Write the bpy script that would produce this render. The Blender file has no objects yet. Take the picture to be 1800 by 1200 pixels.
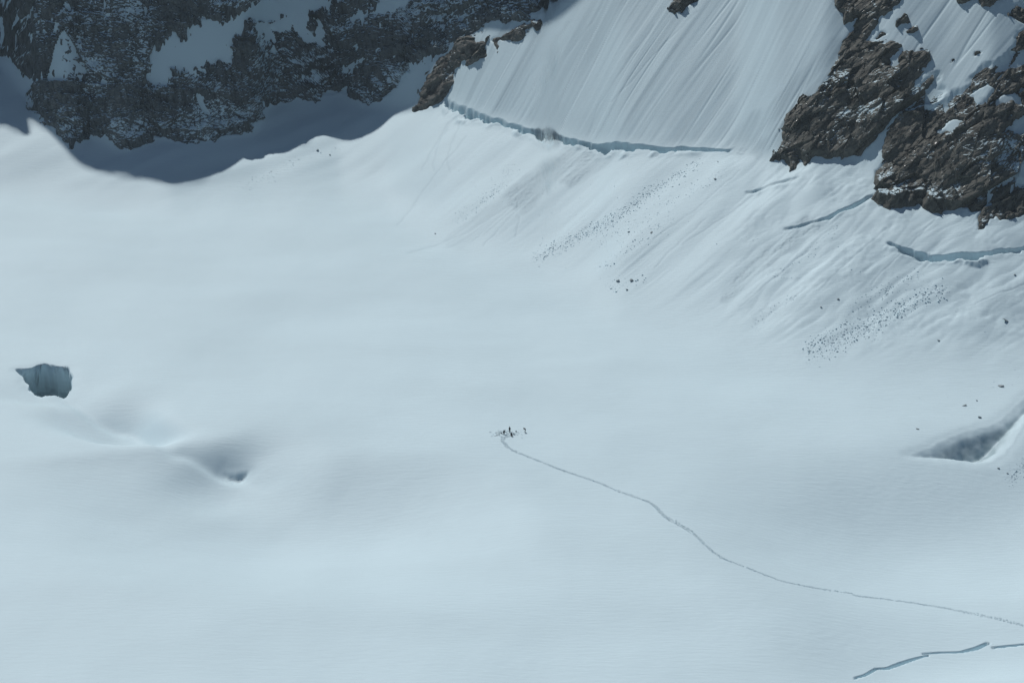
import bpy, math, random
import numpy as np
from mathutils import Vector, Matrix

# ------------------------------------------------------------------ camera, sky, sun, exposure
SC = bpy.context.scene
COL = SC.collection
CAM_H = 188.0
PITCH = math.radians(17.0)
FPX = 900.0 / math.tan(math.radians(15.0))          # focal length in pixels of the 1800 px wide photograph
SUN_AZ = math.radians(32.0)                          # to the left of the view direction
SUN_EL = math.radians(51.0)
EXPOSURE = -0.65

cam = bpy.data.objects.new('camera', bpy.data.cameras.new('camera'))
COL.objects.link(cam)
cam.location = (0, 0, CAM_H)
cam.rotation_euler = (math.pi / 2 - PITCH, 0, 0)
cam.data.angle = math.radians(30.0)
cam.data.clip_start = 1.0
cam.data.clip_end = 6000.0
SC.camera = cam

world = bpy.data.worlds.new('World')
SC.world = world
world.use_nodes = True
wn = world.node_tree.nodes
bg = wn['Background']
sky = wn.new('ShaderNodeTexSky')
sky.sky_type = 'NISHITA'
sky.sun_disc = False
sky.sun_elevation = SUN_EL
sky.sun_rotation = -SUN_AZ
sky.altitude = 3300
world.node_tree.links.new(sky.outputs[0], bg.inputs[0])
bg.inputs[1].default_value = 0.066

LDIR = Vector((-math.sin(SUN_AZ) * math.cos(SUN_EL), math.cos(SUN_AZ) * math.cos(SUN_EL), math.sin(SUN_EL)))
sun = bpy.data.objects.new('sun', bpy.data.lights.new('sun', 'SUN'))
COL.objects.link(sun)
sun.data.energy = 4.8
sun.data.angle = math.radians(0.53)
sun.data.color = (1.0, 0.985, 0.96)
sun.rotation_euler = (-LDIR).to_track_quat('-Z', 'Y').to_euler()
sun.location = (-300, 600, 700)

SC.view_settings.view_transform = 'Standard'
SC.view_settings.look = 'None'
SC.view_settings.gamma = 1.0
SC.view_settings.exposure = EXPOSURE

rng = np.random.default_rng(7)
random.seed(7)
CP, SP = math.cos(PITCH), math.sin(PITCH)


def pix(u, v):
    """photo pixel -> (x/y, (z-H)/y) of its sight line"""
    a = (np.asarray(u, float) - 900.0) / FPX
    b = (600.0 - np.asarray(v, float)) / FPX
    d = CP + b * SP
    return a / d, (-SP + b * CP) / d


def project(x, y, z):
    zz = z - CAM_H
    dep = y * CP - zz * SP
    return 900 + FPX * x / dep, 600 - FPX * (y * SP + zz * CP) / dep


def sstep(x, a, b):
    t = np.clip((x - a) / (b - a), 0, 1)
    return t * t * (3 - 2 * t)


# ------------------------------------------------------------------ noise
_perm = rng.permutation(256)
_perm = np.concatenate([_perm, _perm, _perm])
_g2 = np.stack([np.cos(np.arange(256) / 256 * 2 * np.pi), np.sin(np.arange(256) / 256 * 2 * np.pi)], 1)
_g3 = rng.normal(size=(256, 3))
_g3 /= np.linalg.norm(_g3, axis=1)[:, None]


def n2(x, y, s=0):
    x = x + s * 17.31; y = y - s * 9.77
    xi = np.floor(x).astype(np.int64); yi = np.floor(y).astype(np.int64)
    fx = x - xi; fy = y - yi
    wx = fx * fx * fx * (fx * (fx * 6 - 15) + 10); wy = fy * fy * fy * (fy * (fy * 6 - 15) + 10)
    xi &= 255; yi &= 255

    def g(i, j):
        k = _perm[_perm[xi + i] + ((yi + j) & 255)]
        return _g2[k, 0] * (fx - i) + _g2[k, 1] * (fy - j)
    a = g(0, 0) * (1 - wx) + g(1, 0) * wx
    b = g(0, 1) * (1 - wx) + g(1, 1) * wx
    return (a * (1 - wy) + b * wy) * 1.4


def n3(x, y, z, s=0):
    x = x + s * 17.31; y = y - s * 9.77; z = z + s * 5.19
    xi = np.floor(x).astype(np.int64); yi = np.floor(y).astype(np.int64); zi = np.floor(z).astype(np.int64)
    fx = x - xi; fy = y - yi; fz = z - zi
    wx = fx * fx * (3 - 2 * fx); wy = fy * fy * (3 - 2 * fy); wz = fz * fz * (3 - 2 * fz)
    xi &= 255; yi &= 255; zi &= 255
    out = 0
    for i in (0, 1):
        for j in (0, 1):
            for k in (0, 1):
                h = _perm[_perm[_perm[xi + i] + ((yi + j) & 255)] + ((zi + k) & 255)]
                g = _g3[h]
                w = (wx if i else 1 - wx) * (wy if j else 1 - wy) * (wz if k else 1 - wz)
                out = out + w * (g[..., 0] * (fx - i) + g[..., 1] * (fy - j) + g[..., 2] * (fz - k))
    return out * 1.5


def fb2(x, y, o=3, s=0):
    r = 0; a = 1.0; f = 1.0
    for i in range(o):
        r = r + a * n2(x * f, y * f, s + i); a *= .5; f *= 2.03
    return r


def facets(p, scale, s):
    """piecewise planar blocks: every Voronoi cell has its own height and tilt"""
    q = p / scale + s * 3.7
    ci = np.floor(q).astype(np.int64)
    best = np.full(len(q), 1e9); val = np.zeros(len(q))
    for i in (-1, 0, 1):
        for j in (-1, 0, 1):
            for k in (-1, 0, 1):
                c = ci + np.array([i, j, k])
                h = _perm[_perm[_perm[c[:, 0] & 255] + (c[:, 1] & 255)] + (c[:, 2] & 255)]
                h2 = _perm[h + 101]; h3 = _perm[h2 + 57]; h4 = _perm[h3 + 19]
                ctr = c + np.stack([h, h2, h3], 1) / 255.0
                d = q - ctr
                dd = (d * d).sum(1)
                tl = _g3[h4]
                v = (h4 / 255.0 - .5) * .9 + (d * tl).sum(1) * .9
                m = dd < best
                best[m] = dd[m]; val[m] = v[m]
    return val * scale


def pdist(x, y, poly, closed=False):
    """signed distance to a polyline (left of its direction positive) and the index along it"""
    P = np.asarray(poly, float)
    n = len(P) if closed else len(P) - 1
    best = np.full(x.shape, 1e18); sg = np.ones(x.shape); ss = np.zeros(x.shape)
    for i in range(n):
        a = P[i]; b = P[(i + 1) % len(P)]
        e = b - a
        L2 = max(e @ e, 1e-9)
        px_ = x - a[0]; py_ = y - a[1]
        t = np.clip((px_ * e[0] + py_ * e[1]) / L2, 0, 1)
        dx = px_ - t * e[0]; dy = py_ - t * e[1]
        d2 = dx * dx + dy * dy
        m = d2 < best
        best = np.where(m, d2, best)
        sg = np.where(m, np.sign(e[0] * py_ - e[1] * px_), sg)
        ss = np.where(m, i + t, ss)
    return np.sqrt(best) * np.where(sg == 0, 1, sg), ss


def inside(x, y, poly):
    P = np.asarray(poly, float)
    r = np.zeros(x.shape, bool)
    j = len(P) - 1
    for i in range(len(P)):
        yi, yj = P[i, 1], P[j, 1]
        if yi != yj:
            r ^= ((yi > y) != (yj > y)) & (x < (P[j, 0] - P[i, 0]) * (y - yi) / (yj - yi) + P[i, 0])
        j = i
    return r


def poly_sd(x, y, poly, pad=40):
    """signed distance to a closed polygon, positive inside, -pad far away"""
    P = np.asarray(poly, float)
    out = np.full(x.shape, -float(pad))
    m = (x > P[:, 0].min() - pad) & (x < P[:, 0].max() + pad) & (y > P[:, 1].min() - pad) & (y < P[:, 1].max() + pad)
    if m.any():
        d, _ = pdist(x[m], y[m], poly, True)
        out[m] = np.where(inside(x[m], y[m], poly), np.abs(d), -np.minimum(np.abs(d), pad))
    return out


# ------------------------------------------------------------------ the lie of the land
PHI = np.linspace(-0.50, 0.50, 1400)
YT = np.arange(150.0, 1300.0, 1.0)


def curve(pts):
    """photo polyline -> tan of elevation for every azimuth of the table"""
    p = np.array(pts, float)
    ph, ta = pix(p[:, 0], p[:, 1])
    return np.interp(PHI, ph, ta)


def val(pts):
    p = np.array(pts, float)
    ph, _ = pix(p[:, 0], np.full(len(p), 300.0))
    return np.interp(PHI, ph, p[:, 1])


def blur(a, n, axis):
    for _ in range(3):
        k = np.ones(n) / n
        pad = [(0, 0)] * a.ndim; pad[axis] = (n // 2, n - 1 - n // 2)
        b = np.pad(a, pad, mode='edge')
        c = np.cumsum(b, axis=axis)
        z = np.zeros_like(np.take(c, [0], axis=axis))
        c = np.concatenate([z, c], axis=axis)
        lo = np.take(c, np.arange(0, a.shape[axis]), axis=axis)
        hi = np.take(c, np.arange(n, a.shape[axis] + n), axis=axis)
        a = (hi - lo) / n
    return a


V_A = [(-1500, 420), (-300, 340), (0, 332), (150, 345), (300, 365), (450, 345), (600, 338), (680, 362), (780, 415), (860, 450), (950, 482),
       (1090, 545), (1300, 600), (1420, 635), (1600, 640), (1750, 650), (1850, 640), (3300, 640)]
V_B = [(-1500, 20), (-300, 60), (0, 105), (60, 175), (80, 215), (125, 256), (160, 240), (225, 265), (270, 244), (335, 245), (440, 230),
       (478, 180), (545, 175), (600, 165), (650, 187), (720, 187), (760, 190), (785, 180), (830, 205), (930, 228), (1000, 246),
       (1080, 262), (1180, 265), (1290, 262), (1360, 285), (1440, 284), (1500, 292), (1560, 330), (1640, 358), (1720, 392),
       (1800, 378), (3300, 250)]
S_AB = [(-1500, .35), (0, .38), (300, .33), (600, .34), (760, .36), (950, .38), (1300, .40), (1600, .42), (3300, .42)]
S_BC = [(-1500, 1.3), (0, 1.35), (100, 1.6), (600, 1.6), (700, 1.4), (790, .95), (900, .92), (1290, .88), (1350, 1.0), (1450, 1.1),
        (1650, 1.0), (3300, 1.0)]
tA, tB = curve(V_A), curve(V_B)
t0 = pix(900, 1900)[1] + 0 * PHI
tM = pix(900, 560)[1] + 0 * PHI
tM = np.minimum(tM, tA - .012)
tC = pix(900, -70)[1] + 0 * PHI
brY = []; brZ = []
z = -14.0 + 0 * PHI
y = (z - CAM_H) / t0
brY.append(y * .3); brZ.append(z - .02 * y * .7); brY.append(y); brZ.append(z)
for t, s in ((tM, .022 + 0 * PHI), (tA, .07 + 0 * PHI), (tB, val(S_AB)), (tC, val(S_BC))):
    yn = (CAM_H - z + s * y) / (s - t)
    yn = np.maximum(yn, y + 2)
    z = z + s * (yn - y); y = yn
    brY.append(y); brZ.append(z)
Y_A, Y_B, Y_C = brY[3], brY[4], brY[5]
sC = val(S_BC)
brY.append(y + 110); brZ.append(z + sC * 110)
brY.append(y + 400); brZ.append(z + sC * 110 + 20)
brY = np.array(brY); brZ = np.array(brZ)
HT = np.empty((len(PHI), len(YT)))
for i in range(len(PHI)):
    HT[i] = np.interp(YT, brY[:, i], brZ[:, i])
HT = blur(HT, 7, 1)
HT = blur(HT, 7, 0)
Y_A = blur(Y_A[:, None], 9, 0)[:, 0]
Y_BS = blur(Y_B[:, None], 31, 0)[:, 0]
YYT = YT[None, :] + 0 * PHI[:, None]
XXT = PHI[:, None] * YT[None, :]


def look(T, x, y):
    """bilinear read-out of a table over (azimuth, range)"""
    p = np.clip((x / y - PHI[0]) / (PHI[1] - PHI[0]), 0, len(PHI) - 1.001)
    q = np.clip((y - YT[0]) / (YT[1] - YT[0]), 0, len(YT) - 1.001)
    i = p.astype(int); j = q.astype(int); a = p - i; b = q - j
    return (T[i, j] * (1 - a) + T[i + 1, j] * a) * (1 - b) + (T[i, j + 1] * (1 - a) + T[i + 1, j + 1] * a) * b


def cast(T, u, v):
    """first point of the table's surface on the sight line of a photo pixel"""
    ph, ta = pix(np.atleast_1d(u), np.atleast_1d(v))
    out = []
    for p, t in zip(ph, ta):
        col = look(T, p * YT, YT) - (CAM_H + YT * t)
        k = np.argmax(col[60:] > 0) + 60
        f = col[k - 1] / (col[k - 1] - col[k])
        yy = YT[k - 1] + f
        out.append((p * yy, yy, CAM_H + yy * t))
    return np.array(out)


def onto(T, pts):
    p = np.array(pts, float)
    return cast(T, p[:, 0], p[:, 1])[:, :2]


# snow sagging over hidden crevasses: line, depth along it, reach on the far and on the near side, smooth or kinked
SAGS = [
    ([(282, 785), (296, 812), (340, 848), (410, 878), (490, 895), (570, 900), (670, 905), (790, 908), (930, 900)], [0, 4, 7.5, 10, 10.5, 9.5, 8, 5, 0], 46, 64, 2),
    ([(1230, 935), (1400, 925), (1550, 920), (1700, 905), (1830, 870), (2000, 830)], [0, 6, 11, 12, 11, 10], 55, 75, 1),
    ([(1350, 1185), (1520, 1180), (1625, 1152), (1740, 1132), (1900, 1125)], [0, 4, 6, 6, 6], 40, 20, 1),
    ([(-100, 330), (60, 318), (250, 352), (420, 330)], [2, 2.5, 2, 0], 14, 30, 1),
    ([(-30, 694), (20, 694), (75, 696), (125, 701), (170, 706)], [0, 1.2, 2.5, 2, 0], 26, 9, 2),
    ([(96, 712), (140, 735), (190, 752), (235, 760), (280, 758), (320, 748)], [0, 4.5, 8, 8, 5, 0], 38, 12, 2),
    ([(330, 822), (370, 840), (415, 848), (480, 852), (560, 856)], [0, 3, 4, 2.5, 0], 34, 24, 2),
    ([(90, 694), (120, 704), (160, 730), (200, 754), (240, 768), (290, 790), (330, 802), (365, 822), (392, 840), (425, 850), (480, 868)],
     [0, 1.5, 2.2, 2.4, 1.6, 1.0, 2.0, 2.4, 2.2, 1.0, 0], 14, 2.5, 0),
]
_wA = np.minimum(40, (Y_BS - Y_A) * .45)[:, None]
_mA = np.exp(-((YYT - Y_A[:, None]) / _wA) ** 2)
HT = HT * (1 - _mA) + blur(HT, 35, 1) * _mA
_mB = sstep(YYT - Y_A[:, None], -60, 0) * (1 - sstep(YYT - Y_BS[:, None], -40, -8)) * sstep(PHI[:, None], .08, .14)
HT = HT * (1 - _mB) + blur(HT, 75, 0) * _mB
base0 = HT.copy()


def smooth_line(pts, amp, n=8):
    """Catmull-Rom through the points, amplitudes interpolated along"""
    P = np.asarray(pts, float); Q = np.vstack([2 * P[0] - P[1], P, 2 * P[-1] - P[-2]])
    out = []; am = []
    for i in range(len(P) - 1):
        p0, p1, p2, p3 = Q[i:i + 4]
        for t in np.arange(n) / n:
            out.append(.5 * (2 * p1 + (p2 - p0) * t + (2 * p0 - 5 * p1 + 4 * p2 - p3) * t * t + (3 * p1 - p0 - 3 * p2 + p3) * t ** 3))
            am.append(amp[i] * (1 - t) + amp[i + 1] * t)
    out.append(P[-1]); am.append(amp[-1])
    return np.array(out), np.array(am)


for line, amp, wf, wnr, smooth in SAGS:
    L, amp = smooth_line(onto(HT, line), amp)
    m = (np.abs(XXT - np.mean([L[:, 0].min(), L[:, 0].max()])) < np.ptp(L[:, 0]) / 2 + wf + wnr) & \
        (YYT > L[:, 1].min() - wf - wnr) & (YYT < L[:, 1].max() + wf + wnr)
    d, t = pdist(XXT[m], YYT[m], L)
    A = np.interp(t, np.arange(len(amp)), amp)
    q = np.where(d > 0, d / wf, -d / wnr).clip(0, 1)
    T = np.zeros_like(HT)
    T[m] = A * ((1 - q * q) ** 2 if smooth else (1 - q) ** 2)
    HT = HT - blur(blur(T, (3, 15, 4)[smooth], 1), (7, 41, 19)[smooth], 0)
# wide gentle waves of the firn
HT += .9 * n2(XXT / 60, YYT / 75, 3) * sstep(Y_A[:, None] - YYT, -40, 30) + .35 * n2(XXT / 24, YYT / 30, 4)
# bulges of the avalanche cones below the wall
ap = sstep(YYT - Y_A[:, None], -5, 30) * (1 - sstep(YYT - Y_BS[:, None], -15, 2))
ac = .66 * XXT - .75 * YYT; al = -.75 * XXT - .66 * YYT
HT += ap * (1.3 * n2(ac / 26, al / 90, 8) + .5 * n2(ac / 11, al / 60, 9))

# shadow line of the ridge above the picture, carried up along the sunbeams
SH = [(-200, 170), (-60, 240), (10, 215), (28, 165), (42, 205), (75, 262), (130, 292), (190, 305), (225, 318), (262, 314), (298, 328), (350, 318),
      (400, 300), (432, 274), (462, 269), (500, 272), (540, 250), (562, 238), (590, 242), (622, 250), (660, 232), (692, 200),
      (735, 188), (752, 150), (790, 88), (850, 50), (915, 62), (935, 48), (975, 40), (1010, 12), (1060, -40), (1150, -110)]
_s = np.array([-math.sin(SUN_AZ), math.cos(SUN_AZ)]); _w = np.array([math.cos(SUN_AZ), math.sin(SUN_AZ)])
shp = cast(HT, [p[0] for p in SH], [p[1] for p in SH])
sw = shp[:, :2] @ _w
ssun = shp[:, :2] @ _s - shp[:, 2] / math.tan(SUN_EL)
o = np.argsort(sw)
wT = XXT * _w[0] + YYT * _w[1]; sT = XXT * _s[0] + YYT * _s[1]
_wf = np.linspace(sw.min(), sw.max(), 900); _sf = blur(np.interp(_wf, sw[o], ssun[o])[:, None], 15, 0)[:, 0]
sheet = (sT - np.interp(wT, _wf, _sf)) * math.tan(SUN_EL) + 6.3
# the mountain behind the left wall rises until it meets that sheet, then falls away
vv = (HT - CAM_H) / YYT
above = sstep(YYT - Y_C[:, None], -10, 8)
left = 1 - sstep(wT, sw.max() - 6, sw.max() + 2)
lift = (2.2 * (YYT - Y_C[:, None]).clip(0, 130)) * left * above
cand = HT + lift
cand = np.where(left > .5, np.maximum(cand - 2.6 * .5 * ((cand - sheet) + np.sqrt((cand - sheet) ** 2 + 25.0)), 60), cand)
upper = sstep(vv, pix(900, -12)[1], pix(900, -80)[1])
HT = HT * (1 - upper) + cand * upper

# ------------------------------------------------------------------ cracks, holes and fine relief
# line, half width, depth, ragged edge in metres
CRACKS = [
    ('schrund', [(783, 172), (800, 194), (830, 206), (865, 212), (905, 216), (930, 228), (960, 238), (1000, 246), (1040, 254), (1078, 262), (1110, 256), (1140, 256),
      (1178, 266), (1215, 260), (1250, 258), (1290, 262)], [1, 3, 3.0, 2.4, 1.6, 2.0, 2.0, 2.2, 2.2, 4.6, 4.2, 2.2, 1.8, 1.1, 1.0, .6], 3.4, 1.0),
    ('schrund', [(1375, 402), (1400, 399), (1430, 392), (1470, 378), (1500, 362), (1525, 347), (1538, 342)], [.3, 1.3, .7, 1.9, 2.2, 1.5, .4], 1.9, 1.1),
    ('schrund', [(1558, 425), (1580, 434), (1605, 440), (1640, 454), (1668, 446), (1695, 442), (1716, 452), (1745, 440), (1800, 436), (1840, 430)],
     [.5, 1.6, 2, 3.4, 3.4, 3.6, 3.8, 1.6, 1.0, .5], 2.4, 1.3),
    ('schrund', [(1308, 340), (1325, 333), (1352, 325), (1380, 318), (1410, 310)], [.2, 1.4, .4, 1.2, .2], 1.4, 1.1),
    ('crack', [(1500, 1192), (1520, 1186), (1541, 1175), (1560, 1174), (1585, 1164), (1620, 1154), (1634, 1151)], [.03, .16, .2, .38, .5, .16, .03], 2.0, .12),
    ('crack', [(1620, 1149), (1640, 1147), (1660, 1146), (1690, 1145), (1715, 1139), (1736, 1130), (1741, 1131)], [.03, .16, .16, .2, .65, .42, .08], 2.0, .12),
    ('crack', [(1742, 1138), (1760, 1136), (1800, 1132), (1850, 1128)], [.2, .3, .2, .2], 1.2, .12),
]
# outline, depth, ragged edge in metres
PITS = [
    ([(30, 648), (55, 645), (76, 639), (98, 643), (122, 645), (126, 660), (125, 680), (119, 690), (112, 696), (97, 692), (83, 692), (73, 695), (60, 690),
      (52, 680), (46, 668), (37, 656)], 19.0, .8, 3.6, .9),
    ([(386, 834), (395, 826), (415, 829), (437, 827), (432, 841), (420, 845), (400, 844)], 2.6, .8, 3.5, 1.2),
    ([(1598, 800), (1626, 788), (1658, 772), (1690, 758), (1720, 751), (1750, 742), (1776, 722), (1800, 698), (1850, 660), (1900, 620), (1905, 640), (1850, 690), (1803, 736), (1783, 768),
      (1768, 792), (1752, 803), (1733, 812), (1690, 809), (1650, 804)], 10.0, .6, 11.0, 1.35),
]


def even(L, n):
    """iron the zigzags out of a line that runs along a break of slope"""
    for _ in range(n):
        L = np.vstack([L[:1], .25 * L[:-2] + .5 * L[1:-1] + .25 * L[2:], L[-1:]])
    return L


CR = [(k, even(onto(HT, l), (3 if len(l) > 12 else 1) if k == 'schrund' else 0), w, dp, rg) for k, l, w, dp, rg in CRACKS]
PT = [(onto(HT, l), dp, rg, ed, ex) for l, dp, rg, ed, ex in PITS]


def cuts(x, y):
    """depth carved below the smooth snow, and how much of it is bare ice"""
    dz = np.zeros(x.shape); ice = np.zeros(x.shape)
    for kind, L, w, dp, rg in CR:
        pad = 16
        m = (x > L[:, 0].min() - pad) & (x < L[:, 0].max() + pad) & (y > L[:, 1].min() - pad) & (y < L[:, 1].max() + pad)
        if not m.any():
            continue
        X, Y = x[m], y[m]
        d, s = pdist(X, Y, L)
        ends = sstep(s, 0, .25) * (1 - sstep(s, len(w) - 1.25, len(w) - 1))
        W = np.interp(s, np.arange(len(w)), w)
        jag = rg * (.8 * n2(X / 3.4, Y / 3.4, 11) + .3 * n2(X / 1.3, Y / 1.3, 12) + 1.4 * n2(X / 8, Y / 8, 13)).clip(-.9, .6)
        if kind == 'schrund':
            Wt = W * .6 * (1 + .5 * n2(X / 13, Y / 13, 17)).clip(.3, 2)
            low = np.minimum(-Wt + jag * 1.5, -.9)
            prof = sstep(n2(X / 10, Y / 10, 18) + .5 * n2(X / 4, Y / 4, 19), -1.3, -1.0) * sstep(d, low - .5, low + .4) * (1 - sstep(d, .2 + jag * .5, .7 + jag * .5))
            lip = np.exp(-((d - low + 1.6) / 1.5) ** 2) * (.2 + 1.6 * n2(X / 6, Y / 6, 15).clip(0, 1)) * np.minimum(W, 2.2) * .5
            dz[m] += ends * (-dp * np.minimum(W / 2.2, 1.25) * prof + lip)
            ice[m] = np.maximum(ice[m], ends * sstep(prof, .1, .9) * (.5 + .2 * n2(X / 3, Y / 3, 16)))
        else:
            prof = sstep(d, -W - .3 + jag, -W * .6 + .2 + jag) * (1 - sstep(d, W * .5 + jag, W * .5 + .4 + jag))
            dz[m] -= ends * dp * prof
            pass
    for L, dp, rg, ed, ex in PT:
        sd = poly_sd(x, y, L, 16)
        m = sd > -15
        if not m.any():
            continue
        X, Y = x[m], y[m]
        q = sd[m] + rg * (n2(X / 4, Y / 5, 21) + .15 * n2(X / 1.6, Y / 2.4, 22))
        ka = .12 if ex > 1.3 else 1.0
        tq = np.clip((q + .2) / ed, 0, 1)
        ter = tq + .14 * ka * n2(X / 2.5, Y / 4, 24) * tq * (1 - tq) * 4 + .10 * ka * n2(X / 6, Y / 1.6, 25) * tq * (1 - tq) * 4
        ter = ter + .05 * ka * np.sin(tq * 22 + 3 * n2(X / 6, Y / 6, 26)) * (1 - tq) * sstep(tq, .02, .2)
        dz[m] -= dp * np.clip(ter, 0, 1.1) ** ex * (1 + .10 * n2(X / 4, Y / 4, 23)) + (1.5 if dp > 20 else .4) * np.exp(-(q / (5.0 if dp > 20 else 2.2)) ** 2)
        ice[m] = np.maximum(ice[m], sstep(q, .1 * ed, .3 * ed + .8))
    return dz, ice


DIRT = [  # strips of old dirty avalanche snow: photo line, half width in px, strength
    ([(912, 352), (945, 322), (985, 290), (1025, 268)], 21, 1.0),
    ([(1000, 318), (1040, 290), (1062, 275)], 12, .7),
    ([(1298, 262), (1345, 205), (1400, 150), (1470, 78)], 13, .7),
    ([(1330, 270), (1390, 200), (1440, 150), (1500, 85)], 9, .55),
    ([(1275, 520), (1330, 470), (1385, 425), (1425, 395)], 14, .8),
    ([(960, 215), (1000, 140), (1050, 60), (1085, 0)], 22, .5),
    ([(1180, 200), (1290, 60), (1330, 0)], 30, .25),
    ([(800, 420), (860, 385), (910, 355)], 16, .4),
]


TRACKS = [
    [(1068, -10), (1040, 40), (985, 112), (930, 208)], [(1150, 45), (1095, 120), (1052, 185), (1030, 248)], [(1225, 20), (1160, 85), (1075, 180)], [(1000, 40), (940, 120), (900, 190)],  # thin grooves left by rolling snow
    [(910, 352), (912, 385), (905, 416)], [(905, 356), (868, 392), (832, 424)], [(896, 362), (820, 410), (765, 432), (716, 445)], [(930, 350), (890, 390), (848, 432)],
    [(918, 356), (880, 388), (856, 410)], [(985, 316), (992, 300), (986, 290)], [(800, 205), (770, 250), (760, 300)], [(790, 215), (760, 262), (740, 300)], [(810, 215), (786, 270), (790, 300)],
    [(820, 240), (770, 300), (720, 370), (700, 395)], [(1240, 385), (1180, 440), (1150, 470)], [(1300, 300), (1220, 370), (1150, 420)], [(1420, 440), (1360, 490), (1300, 540)],
    [(1340, 330), (1290, 370), (1200, 430)], [(1650, 380), (1560, 470), (1530, 500)], [(1560, 400), (1480, 470), (1440, 510)], [(1800, 500), (1760, 515), (1715, 535)],
]


def fine(x, y, u, v):
    """relief too fine for the table; returns height, dirt"""
    ph = x / y
    dA = y - np.interp(ph, PHI, Y_A); dB = y - np.interp(ph, PHI, Y_BS)
    wall = sstep(dB, -1, 5)
    apr = sstep(dA, -12, 25) * (1 - wall)
    rt = sstep(u, 720, 820)
    c = .66 * x - .75 * y; a = -.75 * x - .66 * y
    wob = 1.2 * n2(c / 9, a / 50, 30)
    cw = c + wob
    fl = .50 * n2(cw / 4.6, a / 70, 31) + .26 * n2(cw / 1.9, a / 45, 32) + .18 * n2(cw / .9, a / 26, 33)
    groove = -.30 * np.exp(-(n2(cw / 7, a / 120, 28) / .045) ** 2) * sstep(n2(cw / 20, a / 60, 29), -.3, .2)
    gul = -np.abs(n2(cw / 13, a / 120, 34)) * .9
    z = wall * rt * (fl * .3 + gul * .4 + groove)
    mz = .55 + .45 * np.clip(n2(x / 30, y / 30, 35) * 1.6, -1, 1)
    z = z + apr * (rt * .75 + .25) * mz * (.30 * n2(cw / 8.5, a / 45, 27) + .14 * n2(cw / 3.2, a / 34, 36) + .05 * n2(cw / 1.3, a / 20, 37) + .04 * n2(x / .9, y / .9, 38))
    rr_ = apr * sstep(u, 1180, 1400)
    z = z + rr_ * (.55 * n2(x / 9, y / 11, 51) + .35 * np.abs(n2(cw / 4.5, a / 18, 52)) + .14 * n2(x / 2.2, y / 2.6, 53) * sstep(n2(x / 16, y / 16, 54), -.1, .4))
    fl2 = (1 - wall) * (1 - apr)
    rip = sstep(n2(x / 38, y / 38, 39), -.05, .5) + 2.2 * np.exp(-((u - 1450) / 90) ** 2 - ((v - 1130) / 32) ** 2) + .9 * np.exp(-((u - 1560) / 120) ** 2 - ((v - 860) / 40) ** 2) + .8 * np.exp(-((u - 560) / 120) ** 2 - ((v - 860) / 60) ** 2)
    z = z + fl2 * (.05 * n2(x / 7, y / 9, 40) + .03 * rip * n2((x + .3 * y) / 2.4, y / .95, 41))
    dirt_tone = np.zeros(x.shape)
    uw = u + 14 * n2(c / 5, a / 40, 42); vw = v + 5 * n2(x / 6, y / 6, 43)
    for line, hw, st in DIRT:
        d, s = pdist(uw, vw, line)
        k = sstep(hw - np.abs(d), -hw * .4, hw * .35) * st
        dirt_tone = np.maximum(dirt_tone, k * (.75 + .6 * n2(cw / 1.6, a / 16, 44)))
    tm = (v > -30) & (v < 560)
    for line in TRACKS:
        d, s = pdist(u[tm] + 3 * n2(x[tm] / 5, y[tm] / 5, 49), v[tm], line)
        k = np.exp(-(d / 1.5) ** 2)
        z[tm] -= .11 * k; dirt_tone[tm] = np.maximum(dirt_tone[tm], .3 * k)  # grooves are carved and their colour darkened along the same lines
    dirt_tone = np.maximum(dirt_tone, wall * rt * .6 * sstep(n2(cw / 7, a / 160, 45) + .35 * n2(cw / 2, a / 60, 46), .05, .6))
    rough = sstep(dirt_tone, .35, .9) * (1 - wall)
    z = z + rough * (.22 * n2(x / 1.4, y / 1.4, 47) + .12 * n2(x / .7, y / .7, 48))
    return z, dirt_tone.clip(0, 1)


def surf(x, y):
    zb = look(HT, x, y)
    u, v = project(x, y, zb)
    f, dirt_tone = fine(x, y, u, v)
    dz, ice = cuts(x, y)
    return zb + f + dz, dirt_tone, ice, u, v, zb


# columns: one every ~1.7 photo pixels inside the picture, coarser outside
ph_lo, ph_hi = pix(-60, 600)[0], pix(1860, 600)[0]
cols = np.concatenate([np.linspace(-.49, ph_lo, 70)[:-1], np.linspace(ph_lo, ph_hi, 1120), np.linspace(ph_hi, .49, 70)[1:]])
NR = 860
ys = np.arange(200.0, 1295.0, .5)
GY = np.empty((len(cols), NR))
CX = cols[:, None] * ys[None, :]; CY = ys[None, :] + 0 * cols[:, None]
zb = look(HT, CX, CY)
dz, _ = cuts(CX, CY)
zc = zb + dz
pv = project(CX, CY, zc)[1]
dv = np.abs(np.diff(pv, axis=1))
inn = (pv[:, 1:] > -40) & (pv[:, 1:] < 1240)
top = pv[:, 1:] < 560
ridge = (pv[:, 1:] <= -40) & (pv[:, 1:] > -600) & (cols[:, None] < .02)
met = np.where(inn, np.minimum(dv, 60) * np.where(top, 1.0, .55), np.where(ridge, .45, .02) * np.minimum(dv, 60)) + .004
_yb = np.interp(cols, PHI, Y_BS)[:, None]
met = met + 1.3 * np.exp(-((CY[:, 1:] - _yb) / 5.0) ** 2) * (np.abs(cols[:, None]) < .3)
cum = np.concatenate([np.zeros((len(cols), 1)), np.cumsum(met, axis=1)], axis=1)
cum = blur(cum, 3, 0)
for i in range(len(cols)):
    GY[i] = np.interp(np.linspace(0, cum[i, -1], NR), cum[i], ys)
GY = blur(GY, 15, 0)
GX = cols[:, None] * GY
gz, gdirt_tone, gice, gu, gv, gzb = surf(GX.ravel(), GY.ravel())
sh = GX.shape
gz, gdirt_tone, gice, gu, gv, gzb = (a.reshape(sh) for a in (gz, gdirt_tone, gice, gu, gv, gzb))


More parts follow.
